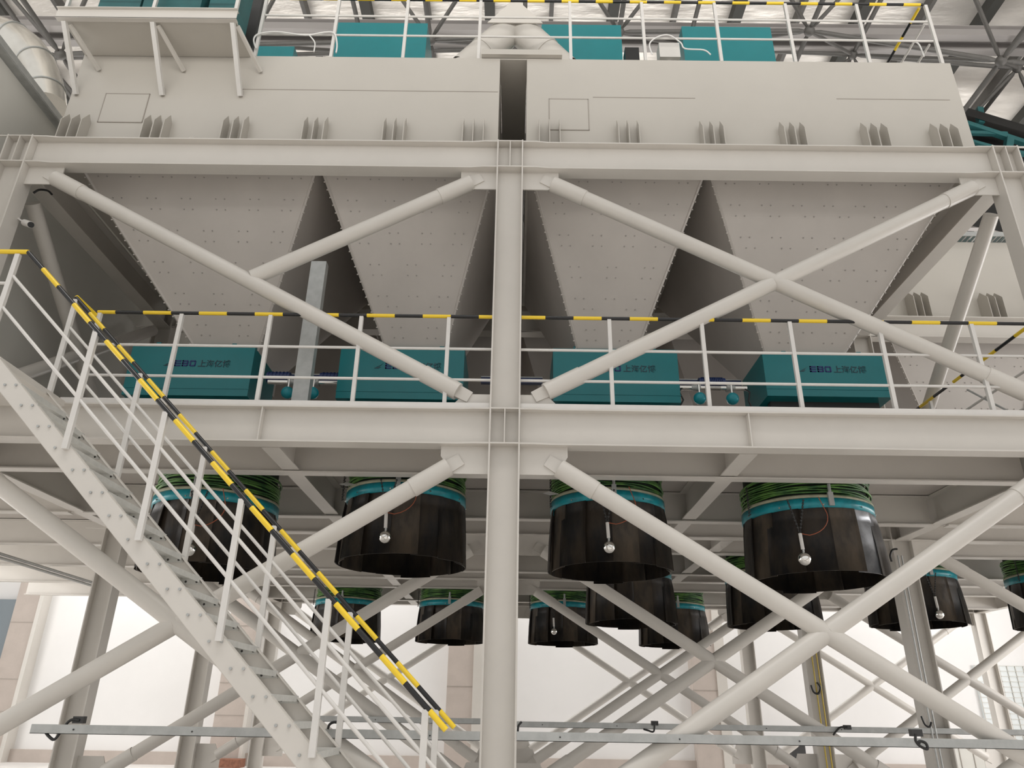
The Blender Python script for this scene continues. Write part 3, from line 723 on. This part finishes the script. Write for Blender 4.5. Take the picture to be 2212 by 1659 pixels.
# cables on top
def cable(pts, r, m, label, name='cable'): return tag(MB().path(pts, r, 8).build(name, m), label, 'cable')
def pc(lst, y):
    P = [at(px, py, Y=y) for px, py in lst]; P = [P[0]]+P+[P[-1]]; out = []
    for i in range(1, len(P)-2):
        for k in range(5):
            u = k/5; a, b, c_, d = P[i-1:i+3]
            out.append(.5*((2*b)+(c_-a)*u+(2*a-5*b+4*c_-d)*u*u+(3*b-a-3*c_+d)*u**3))
    return out+[P[-1]]
cable(pc([(553, 105), (548, 85), (560, 73), (600, 69), (660, 76), (700, 70), (722, 72), (728, 95), (726, 114)], 7.97), .012, M['whitecable'], 'white cable wound along the railing at its left end')
cable(pc([(668, 76), (680, 92), (678, 112)], 7.97), .01, M['whitecable'], 'white cable looping down inside the top railing, near its left end')
cable(pc([(1409, 118), (1403, 95), (1420, 80), (1445, 76), (1470, 92), (1480, 105), (1520, 108), (1535, 118)], 7.97), .011, M['whitecable'], 'white cable looped on the railing near the small white box')
cable(pc([(1970, 88), (1985, 96), (1996, 122)], 8.2), .011, M['whitecable'], 'white cable arching down near the right end of the top railing')
a = at(1423, 92, Y=8.5); tag(MB().box((a.x, 8.5, a.z-.30), (a.x+.32, 8.7, a.z)).box((a.x+.13, 8.57, 10.312), (a.x+.19, 8.63, a.z-.3)).build('junction_box', M['rail']), 'white junction box behind the top railing, right of the forked duct', 'box')
a = at(1350, 104, Y=8.6); tag(MB().box((a.x, 8.6, 10.312), (a.x+.22, 8.8, a.z+.02)).build('black_fitting', M['cable']), 'black fitting behind the top railing beside the teal housing', 'fitting')
# silver elbow duct top left
t = thing('silver_duct', 'large silver sheet metal duct elbow at the top left corner', 'duct', (-8.2, 10, 10.5))
rr = .29
ctrl = [(-90, 60), (-45, 63), (-5, 72), (30, 86), (58, 108), (78, 136), (90, 166), (97, 198), (100, 230)]
pts = [at(px, py, Y=9.0) for px, py in ctrl]
MB().path(pts, rr, 36).build('elbow', M['duct'], t)
g = MB()
for i in range(1, len(pts)-1, 2):
    d = (pts[i+1]-pts[i-1]).normalized(); g.tube(pts[i]-d*.012, pts[i]+d*.012, rr+.012, 36)
g.build('segment_joint', M['galv'], t)
# small camera left
c_ = at(62, 484, Y=7.75); t = thing('security_camera', 'small white security camera on the left column', 'camera', tuple(c_))
MB().tube(c_+Vector((-.09, .04, .05)), c_+Vector((.05, -.03, -.03)), .042, 18).build('housing', M['rail'], t)
MB().tube(c_+Vector((.05, -.03, -.03)), c_+Vector((.065, -.037, -.038)), .036, 18).build('lens', M['cable'], t)
MB().bar(c_+Vector((-.09, .04, .05)), c_+Vector((-.2, .05, .12)), .02, .02).build('bracket', M['rail'], t)
cable(pc([(72, 417), (85, 410), (103, 412), (112, 420)], 7.9), .014, M['cable'], 'black cable looping beside the upper left gusset')
t = thing('lifting_ring', 'steel lifting ring on the top end of the left column', 'ring', (-6.2, 7.7, 8.43))
c_ = Vector((at(69, 290, Y=7.7).x, 7.7, ZT1+.012)); MB().path([c_+Vector((.075*math.cos(a), 0, .075*math.sin(a))) for a in [i*PI/10 for i in range(0, 11)]], .016, 8).build('ring', M['paint'], t)
c_ = Vector((at(414, 297, Y=7.65).x, 7.65, ZT1)); t = thing('lifting_ring', 'small lifting ring on the front beam under the left bin', 'ring', tuple(c_))
MB().path([c_+Vector((.05*math.cos(a), 0, .05*math.sin(a))) for a in [i*PI/10 for i in range(0, 11)]], .009, 8).build('ring', M['paint'], t)

# ------------------------------------------------------------------ cable trays low down
def tray(x0, x1, y, z, label, h=.075):
    t = thing('cable_tray', label, 'tray', (x0, y, z))
    m = MB(); m.box((x0, y-.05, z-h/2), (x1, y-.045, z+h/2)); m.box((x0, y-.05, z-h/2), (x1, y+.05, z-h/2+.005)); m.box((x0, y+.045, z-h/2), (x1, y+.05, z+h/2)); m.box((x0, y-.05, z+h/2), (x1, y-.035, z+h/2+.004))
    m.build('channel', M['galv'], t)
    x = x0+.4
    while x < x1: MB().bolt((x, y-.05, z), (0, -1, 0), .008, .006).build('rivet', M['darksteel'], t); x += 1.1
    return t
tray(-4.33, -.17, 7.62, 1.38, 'near galvanised cable tray crossing low behind the stairs, left of the central column')
tray(.17, 5.2, 7.62, 1.385, 'near galvanised cable tray low down, right of the central column')
tray(-3.4, -.17, 12.1, 1.45, 'farther galvanised cable tray low down, left of the central column')
tray(.17, 9.4, 12.1, 1.42, 'farther galvanised cable tray low down, right of the central column')
def junction(px, py, y, pts, label):
    c_ = at(px, py, Y=y); t = thing('cable_joint', label, 'cable', tuple(c_))
    MB().box(c_-Vector((.05, .03, .03)), c_+Vector((.05, .03, .03))).build('connector', M['darksteel'], t)
    MB().path(pc(pts, y-.03), .013, 8).build('flexible_pipe', M['cable'], t)
junction(172, 1555, 7.62, [(172, 1556), (152, 1556), (135, 1575), (118, 1597), (105, 1590), (95, 1577), (85, 1572)], 'black flexible pipe hanging from the left end of the near cable tray')
junction(1978, 1583, 7.6, [(1978, 1586), (1978, 1600), (1988, 1612), (2003, 1618), (2000, 1606), (1988, 1601), (1983, 1605)], 'black flexible pipe curled under the right cable tray')
junction(1830, 1571, 12.05, [(1830, 1571), (1816, 1571), (1806, 1580), (1800, 1588)], 'small black flexible pipe on the farther cable tray at the right')
junction(1414, 1562, 12.05, [(1414, 1562), (1412, 1580), (1400, 1578), (1390, 1575)], 'small black flexible pipe on the farther cable tray near the middle')
cable(pc([(1127, 1559), (1120, 1568), (1118, 1585), (1113, 1597)], 7.6), .010, M['cable'], 'thin black cable hanging beside the foot of the central column')
cable(pc([(708, 1575), (712, 1565), (722, 1560), (735, 1562)], 7.55), .012, M['cable'], 'black cable loop behind the lower stair posts')
cable(pc([(1938, 1186), (1928, 1188), (1923, 1200), (1926, 1213)], 12.0), .016, M['cable'], 'black cable loop at the top of the right rear column')
cable(pc([(1752, 1480), (1758, 1495), (1768, 1498), (1772, 1485), (1765, 1474)], 16.5), .02, M['cable'], 'black cable loop on the third frame column at the right')
cable(pc([(1990, 1547), (1998, 1565), (2008, 1570), (2012, 1560)], 12.0), .014, M['cable'], 'black cable loop beside the tray on the right rear column')
for dx, mm, l in ((-.02, 'galv', 'left'), (.04, 'galv', 'right')):
    a = at(1942, 1200, Y=12.05); tag(MB().tube((a.x+dx, 12.05, .05), (a.x+dx, 12.05, a.z), .013, 8).build('conduit', M[mm]), 'thin steel conduit running up the right rear column, %s one of the pair' % l, 'pipe')
a = at(1760, 1420, Y=16.5)
for dx in (-.05, .05): tag(MB().tube((a.x+dx, 16.52, .02), (a.x+dx, 16.52, a.z+.3), .014, 8).build('yellow_conduit', M['yellowpipe']), 'yellow conduit on the third frame column at the right, %s one' % ('left' if dx < 0 else 'right'), 'pipe')

a = at(0, 1196, Z=4.13); b = at(205, 1260, Z=4.13); d = (b-a)
for k_, l in ((0, 'upper'), (.07, 'lower')): tag(MB().tube(a-d*.3+Vector((0, k_, -k_)), b+Vector((0, k_, -k_)), .028, 10).build('conduit', M['galv']), 'long steel conduit slanting under the deck at the far left, %s of the pair' % l, 'pipe')
# ------------------------------------------------------------------ roof
for i, x in enumerate([-15.3+1.62*j for j in range(22)]):
    hw = .13 if i % 2 else .05
    struct(MB().box((x-hw, 3.6, 18.28), (x+hw, 24.5, 18.6)).build('trim_%d' % (i+1), M['roofdark'] if i % 2 else M['roofsteel']))
n0 = 23
for k, (yy, z) in enumerate(((13.6, 17.6), (13.95, 17.5), (17.6, 17.6), (21.6, 17.6))):
    struct(MB().ibeam((-28, yy, z), (19, yy, z), .34, .2).build('trim_%d' % (n0+k), M['roofpale']))
LX = [(-14.2, 14.6), (-10.0, 14.65), (-5.9, 15.0), (-1.9, 15.2), (2.3, 15.5), (6.55, 15.6), (10.6, 14.75), (14.8, 14.3)]
UXp = [(-12.1, 16.7), (-8, 16.8), (-3.9, 17.0), (.2, 17.2), (4.4, 17.3), (8.6, 17.1), (12.7, 16.7), (16.7, 16.5)]
rows = [8.0, 12.0, 16.0, 20.0]
def rtube(a, b, label, r=.055):
    a = Vector(a); b = Vector(b); d = (b-a).normalized()
    m = MB(); m.tube(a+d*.24, b-d*.24, r, 10); m.tube(a+d*.05, a+d*.24, r*.35, 10, r, cap=False); m.tube(b-d*.05, b-d*.24, r*.35, 10, r, cap=False)
    tag(m.build('truss_tube', M['roofsteel']), label, 'tube', 'tubes of the roof space frame')
LBL = 'grey tube with tapered ends in the roof space frame'
nodes = set()
for j, yy in enumerate(rows):
    for i, (x, z) in enumerate(LX):
        nodes.add((x, yy, z))
        if i+1 < len(LX): rtube((x, yy, z), (LX[i+1][0], yy, LX[i+1][1]), LBL)
        if j+1 < len(rows): rtube((x, yy, z), (x, rows[j+1], z), LBL)
    if j+1 < len(rows):
        yu = yy+2
        for i, (x, z) in enumerate(UXp):
            nodes.add((x, yu, z))
            if i+1 < len(UXp): rtube((x, yu, z), (UXp[i+1][0], yu, UXp[i+1][1]), LBL)
            if j+2 < len(rows): rtube((x, yu, z), (x, yu+4, z), LBL)
            for (lx, lz) in (LX[i], LX[i+1] if i+1 < len(LX) else LX[i]):
                for ly in (yy, rows[j+1]): rtube((x, yu, z), (lx, ly, lz), LBL, .045)
for p in sorted(nodes):
    tag(MB().sphere(p, .12, 16).build('truss_node', M['roofsteel']), 'ball joint where tubes of the roof space frame meet', 'joint', 'ball joints of the roof space frame')

# teal conveyor gallery at the right
t = thing('conveyor_gallery', 'dark teal truss gallery of a conveyor beyond the right end of the bins', 'conveyor', (12, 14, 12))
def gp(px, py, y=14.0): return at(px, py, Y=y)
def gbar(a, b, w=.12, y=14.0, name='truss_member', m='tealsteel'): MB().bar(gp(*a, y), gp(*b, y), w, w, up=(0, 1, 0)).build(name, M[m], t)
gbar((2070, 262), (2240, 318)); gbar((2080, 287), (2175, 290), .09); gbar((2085, 302), (2150, 320), .08); gbar((2180, 300), (2176, 330), .16); gbar((2115, 235), (2118, 268), .14); gbar((2190, 330), (2240, 336), .1)
MB().hexa([gp(2060, 235, 14.3), gp(2260, 300, 14.3), gp(2260, 520, 14.3), gp(2060, 480, 14.3), gp(2060, 235, 16.3), gp(2260, 300, 16.3), gp(2260, 520, 16.3), gp(2060, 480, 16.3)]).build('side_cladding', M['cable'], t)
MB().hexa([gp(2075, 245, 13.9), gp(2260, 300, 13.9), gp(2260, 284, 13.9), gp(2075, 228, 13.9), gp(2075, 245, 14.1), gp(2260, 300, 14.1), gp(2260, 284, 14.1), gp(2075, 228, 14.1)]).build('top_chord', M['cable'], t)
# walkway grating and teal motor above the second row bin at right
t = thing('bin_top_grating', 'steel grating walkway on the second row bin, seen through the right side frame', 'walkway', (8.3, 12.3, 10.36))
m = MB()
for i in range(30): m.box((7.3+i*.1, 12.3, 10.36), (7.32+i*.1, 13.1, 10.42))
m.box((7.2, 12.28, 10.35), (10.4, 12.3, 10.45)); m.build('grating', M['galv'], t)
tag(MB().box((7.7, 13.2, 10.36), (9.3, 14.2, 11.7)).build('feeder_housing', M['teal']), 'teal housing standing on the second row bin behind the right column', 'machine')
# bits low at the bottom edge
tag(MB().box((-9.4, 23.6, 0), (-7.6, 24.1, .22)).build('brick_stack', M['brick']), 'red brown brick edge at the foot of the back wall behind the stairs', 'bricks')
t = thing('small_stand', 'small dark stand with a round top against the back wall at the bottom right', 'stand', (8.3, 23.8, 0))
MB().tube((8.3, 23.8, .95), (8.3, 23.8, 1.0), .35, 24).build('round_top', M['concrete'], t); MB().box((8.1, 23.6, 0), (8.5, 24.0, .95)).build('base', M['darksteel'], t)
